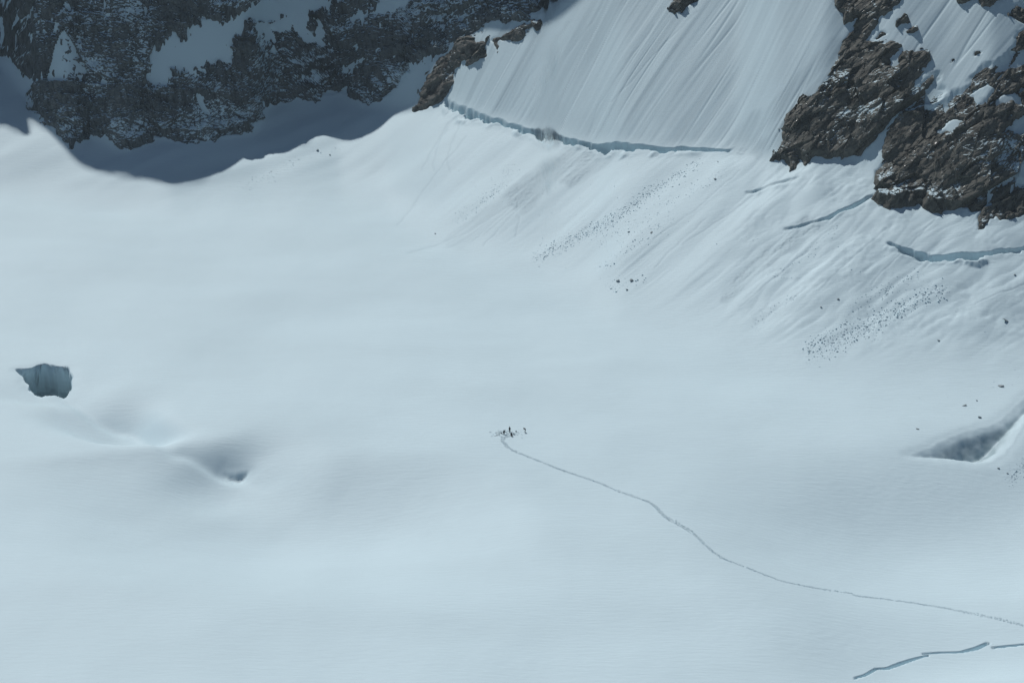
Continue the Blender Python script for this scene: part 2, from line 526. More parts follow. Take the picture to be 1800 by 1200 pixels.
def put(o, label=None, cat=None, group=None, kind=None):
    if label: o['label'] = label
    if cat: o['category'] = cat
    if group: o['group'] = group
    if kind: o['kind'] = kind
    return o


def mesh_np(name, V, Fq, mat, smooth=True, attrs=None, parent=None):
    me = bpy.data.meshes.new(name)
    V = np.ascontiguousarray(V, dtype=np.float32); Fq = np.ascontiguousarray(Fq, dtype=np.int32)
    k = Fq.shape[1]
    me.vertices.add(len(V)); me.vertices.foreach_set('co', V.ravel())
    me.loops.add(Fq.size); me.loops.foreach_set('vertex_index', Fq.ravel())
    me.polygons.add(len(Fq))
    me.polygons.foreach_set('loop_start', np.arange(0, Fq.size, k, dtype=np.int32))
    me.polygons.foreach_set('loop_total', np.full(len(Fq), k, dtype=np.int32))
    me.polygons.foreach_set('use_smooth', np.full(len(Fq), smooth, dtype=bool))
    me.update(calc_edges=True)
    me.validate()
    for n, a in (attrs or {}).items():
        at = me.attributes.new(n, 'FLOAT', 'POINT')
        at.data.foreach_set('value', np.ascontiguousarray(a, dtype=np.float32))
    if mat: me.materials.append(mat)
    o = bpy.data.objects.new(name, me)
    COL.objects.link(o)
    if parent: o.parent = parent
    return o


# ------------------------------------------------------------------ materials
def material(name, rough=.6, spec=.3):
    m = bpy.data.materials.new(name)
    m.use_nodes = True
    b = m.node_tree.nodes['Principled BSDF']
    b.inputs['Roughness'].default_value = rough
    b.inputs['Specular IOR Level'].default_value = spec
    return m, m.node_tree.nodes, m.node_tree.links, b


def mixc(nodes, links, fac, a, b):
    n = nodes.new('ShaderNodeMix'); n.data_type = 'RGBA'
    for sock, v in ((n.inputs['Factor'], fac), (n.inputs['A'], a), (n.inputs['B'], b)):
        if isinstance(v, (tuple, float, int)):
            sock.default_value = v if not isinstance(v, tuple) else (*v, 1)
        else:
            links.new(v, sock)
    return n.outputs['Result']


def noise_node(nodes, links, scale, detail=4, vec=None, rough=.55, out='Fac'):
    n = nodes.new('ShaderNodeTexNoise'); n.inputs['Scale'].default_value = scale
    n.inputs['Detail'].default_value = detail; n.inputs['Roughness'].default_value = rough
    if vec is not None: links.new(vec, n.inputs['Vector'])
    return n.outputs[out]


def ramp(nodes, links, val, p0, p1):
    r = nodes.new('ShaderNodeMapRange'); r.interpolation_type = 'SMOOTHSTEP'
    r.inputs['From Min'].default_value = p0; r.inputs['From Max'].default_value = p1
    links.new(val, r.inputs['Value'])
    return r.outputs['Result']


def attr(nodes, name):
    a = nodes.new('ShaderNodeAttribute'); a.attribute_name = name
    return a.outputs['Fac']


SNOW = (.65, .81, .87)
OLD = (.45, .58, .64)
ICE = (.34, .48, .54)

snow_mat, N, L, B = material('snow', .65, .25)
geo = N.new('ShaderNodeNewGeometry')
mp = N.new('ShaderNodeMapping'); mp.inputs['Scale'].default_value = (.45, 1.0, 1.0)
L.new(geo.outputs['Position'], mp.inputs['Vector'])
big = noise_node(N, L, .03, 4, mp.outputs[0])
c = mixc(N, L, ramp(N, L, big, .35, .7), SNOW, tuple(.955 * q for q in SNOW))
c = mixc(N, L, attr(N, 'dirt_tone'), c, OLD)
mpi = N.new('ShaderNodeMapping'); mpi.inputs['Scale'].default_value = (.5, .5, 1.3)
L.new(geo.outputs['Position'], mpi.inputs['Vector'])
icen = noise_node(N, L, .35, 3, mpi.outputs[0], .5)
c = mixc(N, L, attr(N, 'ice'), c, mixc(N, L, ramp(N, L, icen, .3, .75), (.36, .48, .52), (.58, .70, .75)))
L.new(c, B.inputs['Base Color'])
bp = N.new('ShaderNodeBump'); bp.inputs['Distance'].default_value = .2
sz = N.new('ShaderNodeSeparateXYZ'); L.new(geo.outputs['True Normal'], sz.inputs[0])
bst = N.new('ShaderNodeMapRange'); bst.inputs['From Min'].default_value = .82; bst.inputs['From Max'].default_value = .97; bst.inputs['To Min'].default_value = .12; bst.inputs['To Max'].default_value = .6
L.new(sz.outputs['Z'], bst.inputs['Value']); L.new(bst.outputs[0], bp.inputs['Strength'])
mp2 = N.new('ShaderNodeMapping'); mp2.inputs['Scale'].default_value = (.22, 1.0, 1.0); mp2.inputs['Rotation'].default_value = (0, 0, .18)
L.new(geo.outputs['Position'], mp2.inputs['Vector'])
L.new(noise_node(N, L, .9, 3, mp2.outputs[0]), bp.inputs['Height'])
L.new(bp.outputs[0], B.inputs['Normal'])


def rock_material(name, c0, c1, c2, dust, glint, rot=(0, -.65, .35)):
    m, N, L, B = material(name, .8, .35)
    geo = N.new('ShaderNodeNewGeometry')
    pos = geo.outputs['Position']
    col = mixc(N, L, ramp(N, L, noise_node(N, L, .09, 5, pos), .35, .65), c0, c1)
    mps = N.new('ShaderNodeMapping'); mps.vector_type = 'TEXTURE'
    mps.inputs['Rotation'].default_value = rot; mps.inputs['Scale'].default_value = (5.0, 2.5, .8)
    L.new(pos, mps.inputs['Vector'])
    streak = noise_node(N, L, .6, 7, mps.outputs[0], .7)
    col = mixc(N, L, ramp(N, L, noise_node(N, L, .35, 6, pos, .65), .5, .72), col, c2)
    col = mixc(N, L, ramp(N, L, streak, .46, .62), col, tuple(.5 * q for q in c0))
    col = mixc(N, L, ramp(N, L, streak, .66, .78), col, tuple(1.4 * q for q in c1))
    sep = N.new('ShaderNodeSeparateXYZ'); L.new(geo.outputs['Normal'], sep.inputs[0])
    add = N.new('ShaderNodeMath'); add.operation = 'MULTIPLY_ADD'
    mpd = N.new('ShaderNodeMapping'); mpd.inputs['Scale'].default_value = (1, .7, .26)
    L.new(pos, mpd.inputs['Vector'])
    L.new(noise_node(N, L, .26, 7, mpd.outputs[0], .68), add.inputs[0]); add.inputs[1].default_value = 1.1
    L.new(sep.outputs['Z'], add.inputs[2])
    add2 = N.new('ShaderNodeMath'); add2.operation = 'MULTIPLY_ADD'
    L.new(noise_node(N, L, .045, 3, pos), add2.inputs[0]); add2.inputs[1].default_value = 1.7; L.new(add.outputs[0], add2.inputs[2])
    sn = ramp(N, L, add2.outputs[0], dust + 1.05, dust + 1.15)
    col = mixc(N, L, sn, col, SNOW)
    L.new(col, B.inputs['Base Color'])
    rr = N.new('ShaderNodeMapRange')
    rr.inputs['From Min'].default_value = .30; rr.inputs['From Max'].default_value = .38
    rr.inputs['To Min'].default_value = glint; rr.inputs['To Max'].default_value = .85
    L.new(noise_node(N, L, .7, 4, pos), rr.inputs['Value']); L.new(rr.outputs[0], B.inputs['Roughness'])
    bp = N.new('ShaderNodeBump'); bp.inputs['Strength'].default_value = .7; bp.inputs['Distance'].default_value = .4
    L.new(streak, bp.inputs['Height']); L.new(bp.outputs[0], B.inputs['Normal'])
    return m


rock_left = rock_material('rock_grey', (.095, .115, .125), (.125, .14, .145), (.07, .088, .098), 1.0, .6, (0, 1.35, 0))
rock_mid = rock_material('rock_rib', (.13, .13, .12), (.17, .165, .145), (.08, .09, .09), 1.32, .4)
rock_right = rock_material('rock_brown', (.118, .118, .104), (.158, .153, .132), (.075, .082, .08), 1.24, .2)

nc, nr = sh
ii = np.arange(nc * nr).reshape(nc, nr)
quads = np.stack([ii[:-1, :-1], ii[1:, :-1], ii[1:, 1:], ii[:-1, 1:]], -1).reshape(-1, 4)
sink = np.zeros(nc * nr)
# ------------------------------------------------------------------ bare rock
# normals of the smooth land under the rock
eps = 3.0
fx, fy = GX.ravel(), GY.ravel()
sx = (look(HT, fx + eps, fy) - look(HT, fx - eps, fy)) / (2 * eps)
sy = (look(HT, fx, fy + eps) - look(HT, fx, fy - eps)) / (2 * eps)
NN = np.stack([-sx, -sy, np.ones_like(sx)], 1); NN /= np.linalg.norm(NN, axis=1)[:, None]
BV = np.stack([fx, fy, gzb.ravel()], 1)
PU, PV = gu.ravel(), gv.ravel()
wu = PU + 7 * n2(PU / 26, PV / 26, 60) + 3 * n2(PU / 9, PV / 9, 61)
wv = PV + 7 * n2(PU / 26, PV / 26, 62) + 3 * n2(PU / 9, PV / 9, 63)


def rock(name, poly, snow_patches, mat, label, cat=None, kind=None, amp=2.0, cap=.6, relief=1.0, strata=None, edge=12, group=None, soft=(), bury=2.5, fray=.3, big=1.0, slant=None, gully=0):
    sd = poly_sd(wu, wv, poly, 30)
    for hole in snow_patches:
        hs = poly_sd(wu, wv, hole, 60)
        near = np.abs(hs) < 30
        hs[near] += fray * (7 * n2(PU[near] / 13, PV[near] / 28, 64) + 6 * n2(PU[near] / 4.5, PV[near] / 16, 65))
        sd = np.minimum(sd, -hs)
    keep = sd > -26
    idx = np.where(keep)[0]
    p = BV[idx]
    q = p.copy()
    if strata is not None:
        q = p @ strata.T
    n = NN[idx]
    r = big * (.16 * facets(q, 26.0, 1) + .20 * facets(q, 10.0, 2)) + .22 * facets(q, 4.2, 3) + .25 * facets(q, 1.8, 4) + .17 * facets(q, .9, 5)
    if slant is not None:      # grooves along the bedding
        g = p @ slant
        if gully:
            gx = g[:, 0] + 3 * n3(p[:, 0] / 14, p[:, 1] / 14, p[:, 2] / 14, 73)
            r = r + gully * (.6 - 1.7 * np.abs(n3(gx / 9, g[:, 1] / 34, g[:, 2] / 30, 74)) - .9 * np.abs(n3(gx / 3.6, g[:, 1] / 15, g[:, 2] / 12, 75)))
        r = r + .55 * n3(g[:, 0] / 1.6, g[:, 1] / 9, g[:, 2] / 5, 71) + .3 * n3(g[:, 0] / .8, g[:, 1] / 5, g[:, 2] / 3, 72)
    r = r + .5 * n3(q[:, 0] / 7, q[:, 1] / 7, q[:, 2] / 7, 70)
    lim = np.full(len(idx), cap)
    for (su, sv, ru, rv, dv_) in soft:
        lim = lim - dv_ * np.exp(-((PU[idx] - su) / ru) ** 2 - ((PV[idx] - sv) / rv) ** 2)
    np.maximum.at(sink, idx, bury * sstep(sd[idx], -1, 12) * (lim / cap).clip(0, 1.6))
    rho = np.clip(sd[idx] / edge, -1.6, 1.0)
    rho = np.where(rho > 0, rho * lim, rho)
    d = amp * rho + relief * r * sstep(sd[idx], -20, -6)
    V = p + n * d[:, None]
    remap = np.full(nc * nr, -1, np.int64); remap[idx] = np.arange(len(idx))
    fq = remap[quads]
    fq = fq[(fq >= 0).all(1)]
    dq = d[fq].max(1)
    fq = fq[dq > -1.0]
    used = np.unique(fq)
    rm = np.full(len(idx), -1, np.int64); rm[used] = np.arange(len(used))
    o = mesh_np(name, V[used], rm[fq], mat, False)
    return put(o, label, cat, group, kind)


def strata_frame(dip, strike, k):
    """stretch along the bedding so that blocks become slabs"""
    R = Matrix.Rotation(math.radians(strike), 3, 'Z') @ Matrix.Rotation(math.radians(dip), 3, 'Y')
    return np.array(Matrix.Diagonal(Vector(k)) @ R.transposed())


SLV = np.linalg.inv(np.stack([np.array((1, .15, .0)), np.array((.0, .5, .85)), np.array((0, .85, -.5))]))
SLR = np.linalg.inv(np.stack([np.array((.35, .5, -.8)), np.array((.75, .25, .6)), np.array((.4, -.85, -.2))]))
LEFT = [(-700, -75), (-700, 20), (-300, 50), (-60, 85), (0, 100), (28, 118), (58, 160), (46, 188), (78, 212), (124, 258), (140, 240), (160, 238), (190, 243), (226, 266), (252, 255),
        (275, 240), (300, 240), (335, 247), (375, 244), (440, 230), (458, 205), (470, 176), (500, 178), (520, 170), (545, 176), (600, 163), (620, 172), (648, 187), (690, 164), (716, 132),
        (745, 112), (775, 92), (790, 70), (830, 64), (850, 42), (905, 36), (945, 24), (985, 6), (1010, -10), (1040, -75)]
GUL1 = [(258, 160), (264, 100), (285, 66), (300, 62), (316, 72), (335, 50), (385, 34), (432, 14), (452, -10), (480, -60), (640, -60), (612, -8), (596, 6), (560, 20), (520, 28), (486, 44),
        (428, 50), (412, 76), (402, 104), (372, 112), (345, 124), (312, 128), (288, 150)]
GUL2 = [(610, 38), (640, 14), (676, -4), (700, -20), (720, -20), (700, 8), (676, 22), (640, 42)]
GUL3 = [(694, 170), (716, 138), (735, 112), (752, 100), (778, 92), (764, 116), (748, 140), (732, 165), (712, 182)]
GUL4 = [(146, 112), (142, 98), (172, 92), (190, 98), (186, 122), (196, 160), (204, 178), (190, 180), (182, 150), (166, 118)]
GUL5 = [(-20, -20), (22, -20), (40, 30), (24, 66), (0, 40)]
rock('rock_cliff', LEFT, [GUL1, GUL2, GUL3], rock_left, 'dark shaded rock wall streaked with snow, upper left of the basin', 'cliff', 'structure',
     amp=2.1, cap=.6, strata=strata_frame(20, 70, (1, .55, 1)),
     soft=[(140, 60, 70, 70, .2),  (90, 60, 40, 50, .2), (500, 40, 70, 14, .25), (390, 230, 60, 22, -.8), (250, 245, 50, 18, -.8), (660, 140, 50, 40, -.5)], bury=1.0, fray=1.5, big=.5, slant=SLV, gully=-1.3)
rock('rock_cliff', [(728, 192), (742, 150), (766, 118), (790, 100), (806, 78), (828, 68), (832, 80), (806, 104), (796, 128), (788, 158), (782, 176), (768, 186), (750, 192)], [],
     rock_mid, 'narrow rock rib between the shaded wall and the snow slope', 'rock rib', 'structure', amp=1.7, cap=.9, relief=.7, edge=8)
rock('rock_outcrop', [(826, 112), (836, 92), (846, 80), (858, 82), (856, 98), (842, 106)], [], rock_mid, 'tan rock knob at the top left edge of the lit snow slope', 'rock', amp=1.5, relief=.5, cap=.9, edge=7)
rock('rock_outcrop', [(866, 74), (880, 60), (915, 48), (940, 44), (912, 64), (900, 72), (880, 70), (872, 92)], [], rock_mid, 'small broken rocks below the upper rim of the snow slope', 'rock', amp=1.3, relief=.5, cap=.8, edge=7)
rock('rock_outcrop', [(1176, 14), (1186, -8), (1200, -40), (1260, -60), (1225, 2), (1212, 14), (1192, 22)], [], rock_mid, 'lone dark rock standing out of the lit snow slope at the top', 'rock', amp=2.0, relief=.6, cap=.9, edge=8)

R1 = [(1354, 284), (1372, 256), (1387, 210), (1420, 172), (1457, 133), (1472, 104), (1485, 73), (1500, 50), (1513, 32), (1482, 43), (1476, 22), (1466, 0), (1460, -60), (1450, -200), (1700, -200), (1610, -50), (1580, 0), (1552, 28),
      (1524, 62), (1522, 72), (1545, 71), (1566, 76), (1585, 78), (1566, 104), (1560, 122), (1572, 122), (1590, 92), (1618, 84), (1640, 92), (1642, 102), (1624, 122), (1611, 150),
      (1616, 152), (1632, 126), (1653, 121), (1657, 146), (1668, 152), (1650, 180), (1600, 196), (1576, 198), (1560, 222), (1538, 246), (1527, 260), (1513, 274), (1503, 268), (1468, 277), (1436, 276), (1412, 286),
      (1405, 276), (1391, 298), (1387, 281)]
R2 = [(1534, 342), (1538, 312), (1545, 290), (1552, 246), (1578, 200), (1604, 190), (1650, 176), (1670, 156), (1695, 147), (1702, 136), (1723, 115), (1751, 105), (1779, 80), (1785, 60), (1800, 49), (1860, 20), (2050, -60), (2300, -80), (2300, 330),
      (1900, 352), (1800, 378), (1783, 386), (1741, 389), (1720, 407), (1714, 390), (1720, 374), (1660, 365), (1632, 360), (1615, 350), (1570, 363), (1552, 360)]
sf = strata_frame(-38, 25, (.45, .8, 1.15))
rock('rock_cliff', R1, [[(1436, 166), (1462, 150), (1464, 154), (1446, 168)], [(1454, 170), (1466, 155), (1469, 158), (1458, 172)]], rock_right,
     'brown rock buttress nearest the middle of the lit slope', 'cliff', 'structure', amp=1.6, cap=.95, relief=.9, strata=sf, edge=6, big=.8, slant=SLR, bury=1.6)
rock('rock_cliff', R2, [[(1714, 166), (1730, 152), (1742, 160), (1736, 172), (1720, 176)], [(1758, 176), (1780, 167), (1800, 172), (1796, 182), (1770, 180)],
                        [(1652, 230), (1674, 216), (1692, 214), (1690, 220), (1668, 232)], [(1764, 236), (1782, 216), (1802, 200), (1830, 190), (1820, 226), (1790, 240)],
                        [(1792, 310), (1800, 270), (1812, 260), (1812, 320)]], rock_right,
     'large brown rock cliff at the right edge above the snow', 'cliff', 'structure', amp=1.6, cap=.95, relief=.9, strata=sf, edge=6, big=.8, slant=SLR, bury=1.6)
for (u, v, ru, rv, lab) in [(1547, 58, 8, 9, 'largest round rock poking from snow above the brown buttress'), (1579, 38, 5, 8, 'tall rock sliver in the upper right snowfield, left of its twin'),
                            (1590, 34, 4, 5, 'small rock right beside the tall rock sliver'), (1604, 53, 5, 4, 'tiny rock below the two slivers in upper snowfield'),
                            (1718, 93, 8, 6, 'slanting rock alone in the upper right snowfield'), (1673, 108, 5, 4, 'small low rock in the snow tongue between the cliffs')]:
    k = [(u + ru * math.cos(a) * (1 + .25 * math.sin(3 * a + u)) - .4 * rv * math.sin(a), v + rv * math.sin(a)) for a in np.linspace(0, 2 * math.pi, 9)[:-1]]
    rock('rock_outcrop', k, [], rock_right, lab, 'rock', amp=1.5, relief=.5, cap=1.0, edge=5, group='rocks poking out of the upper snowfield')
rock('rock_outcrop', [(1675, -60), (1676, 0), (1700, 3), (1718, -2), (1728, 12), (1745, 8), (1762, -2), (1770, -60)], [], rock_right, 'jagged dark rocks along the top edge above the right snowfield', 'rock', amp=1.8, relief=.8, cap=.9, edge=7)
rock('rock_outcrop', [(1774, 26), (1786, 8), (1804, 0), (1830, -8), (1826, 20), (1800, 40), (1788, 36)], [], rock_right, 'dark rock at the top right corner of the picture', 'rock', amp=1.8, relief=.7, cap=.9, edge=7)

# ------------------------------------------------------------------ the glacier
# the left hole widens into a cave under its far lip
cave = (poly_sd(GX.ravel(), GY.ravel(), PT[0][0], 2) > 0).reshape(sh)
cdep = np.where(cave, (gzb - gz - 1.2).clip(0, 18), 0)
ccx = PT[0][0][:, 0].mean()
GXc = GX + (GX - ccx) * .03 * cdep
GYc = GY + .55 * cdep
GV = np.stack([GXc, GYc, gz - sink.reshape(sh)], -1).reshape(-1, 3)
put(mesh_np('snow_ground', GV, quads, snow_mat, True, {'dirt_tone': gdirt_tone.ravel(), 'ice': gice.ravel()}),
    'wide white glacier basin with crevasses and steep snow wall', 'glacier', kind='structure')


# ------------------------------------------------------------------ boulders and avalanche blocks
def flat_mat(name, col, rough=.7, var=.25, scale=1.5):
    m, N, L, B = material(name, rough, .3)
    geo = N.new('ShaderNodeNewGeometry')
    dark = tuple(q * (1 - var) for q in col)
    c = mixc(N, L, ramp(N, L, noise_node(N, L, scale, 4, geo.outputs['Position']), .35, .65), dark, col)
    L.new(c, B.inputs['Base Color'])
    return m


block_mat = flat_mat('dirty_snow_block', (.62, .76, .82), .7, .15)
boulder_mat = flat_mat('boulder_rock', (.34, .39, .41))


def hull_mesh(name, seed, n, squash, mat, jag=.25):
    import bmesh
    r = random.Random(seed)
    bm = bmesh.new()
    for i in range(n):
        t = (i + .5) / n
        ph = math.acos(1 - 2 * t); th = math.pi * (1 + 5 ** .5) * i
        k = 1 - jag + 2 * jag * r.random()
        bm.verts.new((.5 * k * math.cos(th) * math.sin(ph), .5 * k * math.sin(th) * math.sin(ph), .5 * k * squash * math.cos(ph)))
    res = bmesh.ops.convex_hull(bm, input=bm.verts)
    bmesh.ops.delete(bm, geom=[v for v in bm.verts if not v.link_faces], context='VERTS')
    me = bpy.data.meshes.new(name)
    bm.to_mesh(me); bm.free()
    me.materials.append(mat)
    return me


BLOCKS = [hull_mesh('snow_block', k, 13, .75, block_mat) for k in range(9)]
BOULDERS = [hull_mesh('boulder', 40 + k, 22, .7, boulder_mat, .2) for k in range(5)]

# photo line, half width px, count, smallest and largest size in metres, crowding towards the lower end, label, group
FIELDS = [
    ([(425, 332), (480, 305), (545, 272), (600, 262)], 12, 75, .35, 1.0, .6, 'small grey snow block in the sparse scatter beside the big shadow', 'blocks beside the shadow'),
    ([(805, 388), (840, 360), (890, 318), (900, 290)], 13, 200, .3, .8, .7, 'small snow block in the short debris streak left of the dirty slide', 'blocks of the short left streak'),
    ([(940, 455), (1010, 418), (1080, 385), (1140, 340), (1230, 285)], 13, 620, .35, 1.15, .75, 'grey snow block in the long dense debris streak below the bergschrund', 'blocks of the long middle streak'),
    ([(1040, 430), (1110, 400), (1190, 350), (1270, 300)], 16, 120, .3, .9, 1, 'loose snow block strewn just right of the long debris streak', 'blocks right of the long streak'),
    ([(1060, 470), (1100, 440), (1150, 410), (1180, 380)], 14, 50, .4, 1.2, .8, 'snow block in the thin line between the two debris streaks', 'blocks of the thin line'),
    ([(1060, 508), (1095, 498), (1140, 490)], 14, 26, .5, 1.5, .8, 'snow block in the small cluster at the middle foot of the slope', 'blocks at the foot of the slope'),
    ([(1322, 575), (1360, 545), (1400, 520)], 10, 55, .35, .9, .8, 'snow block in the faint streak left of the broad debris fan', 'blocks of the faint streak'),
    ([(1360, 490), (1400, 462), (1440, 430), (1480, 395)], 10, 70, .3, .9, .8, 'snow block scattered below the dirty track under the right buttress', 'blocks below the dirty track'),
    ([(1418, 622), (1470, 600), (1530, 572), (1600, 535), (1660, 505)], 22, 620, .35, 1.3, .8, 'grey snow block in the broad debris fan at right below the cliff', 'blocks of the broad right fan'),
    ([(1500, 545), (1560, 510), (1620, 480)], 18, 90, .35, 1.1, .9, 'loose snow block along the upper edge of the broad right fan', 'blocks above the broad right fan'),
    ([(1772, 845), (1790, 825), (1815, 800), (1850, 770)], 13, 150, .35, 1.0, .9, 'snow block heaped beside the open crevasse at the right edge', 'blocks beside the right crevasse'),
    ([(700, 300), (900, 340), (1300, 420), (1500, 470), (1760, 560)], 75, 130, .3, .8, 1, 'lone small snow block dotted over the open slope', 'blocks dotted over the slope'),
    ([(1640, 720), (1700, 690), (1790, 650)], 50, 22, .3, .7, 1, 'small snow block on the smooth slope above the right crevasse', 'blocks above the right crevasse'),
]
SINGLES = [  # u, v, size, label
    (765, 411, 1.1, 'lone dark boulder at the foot left of the dirty slide'), (558, 265, 1.9, 'largest boulder right under the tip of the shadow'),
    (580, 273, 1.3, 'second boulder just right of the one under the shadow tip'), (1257, 316, 1.5, 'dark boulder on the slope under the right end of the bergschrund'),
    (1105, 408, 1.3, 'biggest boulder inside the long debris streak'), (1086, 495, 1.9, 'left boulder of the pair at the middle foot of the slope'),
    (1110, 494, 2.1, 'right boulder of the pair at the middle foot of the slope'), (1102, 510, 1.5, 'lowest boulder below the pair at the foot of the slope'),
    (1145, 409, 1.3, 'boulder alone right of the long debris streak'), (1473, 525, 1.3, 'dark boulder above the broad right fan, higher of two'), (1443, 540, 1.2, 'dark boulder above the broad right fan, lower of two'),
    (1768, 564, 2.9, 'long flat boulder near the right edge, largest on that slope'), (1650, 598, 1.6, 'flat boulder on the open snow right of the broad fan'),
    (1759, 679, 2.1, 'long tilted boulder highest above the right crevasse'), (1717, 704, 1.4, 'thin slab between the two boulders above the crevasse'),
    (1695, 713, 1.5, 'round boulder left of the thin slab above the crevasse'), (1722, 734, 1.6, 'boulder nearest above the lip of the right crevasse'),
    (1613, 754, 1.3, 'small slab left of the right crevasse'), (1755, 823, 1.1, 'boulder just below the lip of the right crevasse'),
    (1771, 832, .9, 'small stone beside the debris below the right crevasse'), (1784, 482, 1.3, 'boulder on the snow close to the right edge under the upper crevasse'),
    (1262, 285, .9, 'stone lying just below the right end of the bergschrund'), (1369, 228, 1.2, 'dark stone on the snow at the foot of the brown buttress'),
]


def place(o, p, size, r, flat=1.0, sinkf=.22):
    z = float(surf(np.array([p[0]]), np.array([p[1]]))[0][0])
    o.location = (p[0], p[1], z + size * sinkf * flat)
    o.rotation_euler = (r.uniform(-.5, .5), r.uniform(-.5, .5), r.uniform(0, 6.28))
    o.scale = (size * r.uniform(.8, 1.3), size * r.uniform(.7, 1.0), size * r.uniform(.6, .9) * flat)


r = random.Random(3)
for k, (u, v, s, lab) in enumerate(SINGLES):
    p = onto(HT, [(u, v)])[0]
    o = bpy.data.objects.new('boulder', BOULDERS[k % 5]); COL.objects.link(o)
    flat = .6 if ('slab' in lab or 'flat' in lab or 'long' in lab) else 1.0
    place(o, p, s * .7, r, flat)
    if flat < 1: o.scale.x *= 1.25
    put(o, lab, 'boulder')
cand = []
for line, hw, cnt, s0, s1, bias, lab, grp in FIELDS:
    P = np.array(line, float); cnt = int(cnt * 2.2)
    seg = np.linalg.norm(np.diff(P, axis=0), axis=1); cl = np.concatenate([[0], np.cumsum(seg)])
    rr = np.random.default_rng(abs(hash((line[0], cnt))) % 100000)
    t = rr.beta(1.0, 1.0 / bias, cnt)
    t = np.sort(t)
    nclump = max(4, cnt // 12)
    cc = rr.random(nclump)
    t = np.where(rr.random(cnt) < .25, np.clip(cc[rr.integers(0, nclump, cnt)] + rr.normal(0, .025, cnt), 0, 1), t)
    u = np.interp(t * cl[-1], cl, P[:, 0]) + rr.normal(0, .55, cnt) * hw * (1.0 - .35 * t)
    v = np.interp(t * cl[-1], cl, P[:, 1]) + rr.normal(0, .55, cnt) * hw * (1.0 - .35 * t)
    s = .56 * (s0 + (s1 - s0) * 1.25 * rr.random(cnt) ** 4.0)
    xy = onto(HT, np.stack([u, v], 1))
    zz = surf(xy[:, 0], xy[:, 1])[0]
    for k in range(cnt):
        part = 'lower' if t[k] < .33 else ('middle' if t[k] < .66 else 'upper')
        cand.append((float(s[k]), xy[k, 0], xy[k, 1], float(zz[k]), lab + ', ' + part + ' part', grp + ', ' + part + ' part'))
cand.sort(key=lambda c: -c[0] / c[2])
for k, (s, x, y, z, lab, grp) in enumerate(cand[:280]):
    o = bpy.data.objects.new('snow_block', BLOCKS[k % 9]); COL.objects.link(o)
    o.location = (x, y, z + s * .12)
    o.rotation_euler = (r.uniform(-.6, .6), r.uniform(-.6, .6), r.uniform(0, 6.28))
    o.scale = (s * r.uniform(.8, 1.4), s * r.uniform(.7, 1.1), s * r.uniform(.28, .6))
    put(o, lab, 'snow block', grp)
# the countless small rest of the debris
vs = []; fs = []; base = 0
tv = []
for me in BLOCKS:
    a = np.array([v.co[:] for v in me.vertices]); f = [list(p.vertices) for p in me.polygons]
    tv.append((a, np.array(f)))
for k, (s, x, y, z, lab, grp) in enumerate(cand[280:]):
    a, f = tv[k % 9]
    th = r.uniform(0, 6.28); c_, s_ = math.cos(th), math.sin(th)
    q = a * np.array([s * r.uniform(.8, 1.3), s * r.uniform(.7, 1.1), s * r.uniform(.28, .6)])
    q = np.stack([q[:, 0] * c_ - q[:, 1] * s_, q[:, 0] * s_ + q[:, 1] * c_, q[:, 2]], 1) + np.array([x, y, z + .1 * s])
    vs.append(q); fs.append(f + base); base += len(q)
put(mesh_np('avalanche_debris', np.concatenate(vs), np.concatenate(fs), block_mat, False),
    'countless small chunks of avalanche snow strewn over the slopes', 'debris', kind='stuff')

# ------------------------------------------------------------------ trodden trail
TRAIL = [(900, 766), (892, 767), (885, 769), (884, 773), (887, 779), (893, 786), (905, 793), (920, 799), (960, 815), (1000, 830), (1050, 847), (1085, 862), (1130, 878), (1150, 888),
         (1165, 904), (1180, 914), (1205, 928), (1225, 943), (1245, 962), (1270, 980), (1300, 992), (1340, 1008), (1380, 1022), (1430, 1032), (1495, 1042), (1503, 1046), (1560, 1053),
         (1620, 1061), (1680, 1072), (1740, 1084), (1800, 1098), (1880, 1114), (2050, 1140)]
TP = onto(HT, TRAIL)
TP, TW = smooth_line(TP, [.5, .5, .5, .45, .4, .35, .3, .28, .26, .25, .24, .25, .25, .3, .4, .6, .6, .35, .3, .28, .25, .25, .22, .22, .3, .3, .22, .25, .3, .45, .35, .3, .3], 10)
seg = np.linalg.norm(np.diff(TP, axis=0), axis=1); cl = np.concatenate([[0], np.cumsum(seg)])
steps = []
rr = np.random.default_rng(5)
dist = 0.0; k = 0
while dist < cl[-1]:
    x = np.interp(dist, cl, TP[:, 0]); y = np.interp(dist, cl, TP[:, 1]); w = np.interp(dist, cl, TW)
    x2 = np.interp(dist + .5, cl, TP[:, 0]); y2 = np.interp(dist + .5, cl, TP[:, 1])
    dx, dy = x2 - x, y2 - y; n = math.hypot(dx, dy) + 1e-6
    side = (1 if k % 2 else -1) * w * .75 + rr.normal(0, w * .35)
    steps.append((x - dy / n * side, y + dx / n * side, rr.uniform(.85, 1.3)))
    if rr.random() < .5 * w:
        steps.append((x + rr.normal(0, w), y + rr.normal(0, w), rr.uniform(.8, 1.2)))
    dist += rr.uniform(.26, .42) * (1 if rr.random() < .9 else 2.2); k += 1
camp = onto(HT, [(896, 762)])[0]
for q in range(70):
    steps.append((camp[0] - .8 + rr.normal(0, 1.7), camp[1] + rr.normal(0, 1.5), rr.uniform(.7, 1.1)))
px0 = onto(HT, [(905, 759)])[0]; px1 = onto(HT, [(924, 759)])[0]
for q in range(7):
    t = q / 6
    steps.append((px0[0] * (1 - t) + px1[0] * t + rr.normal(0, .1), px0[1] * (1 - t) + px1[1] * t + rr.normal(0, .25), .55))
steps = np.array(steps)
ang = np.linspace(0, 2 * np.pi, 9)[:-1]
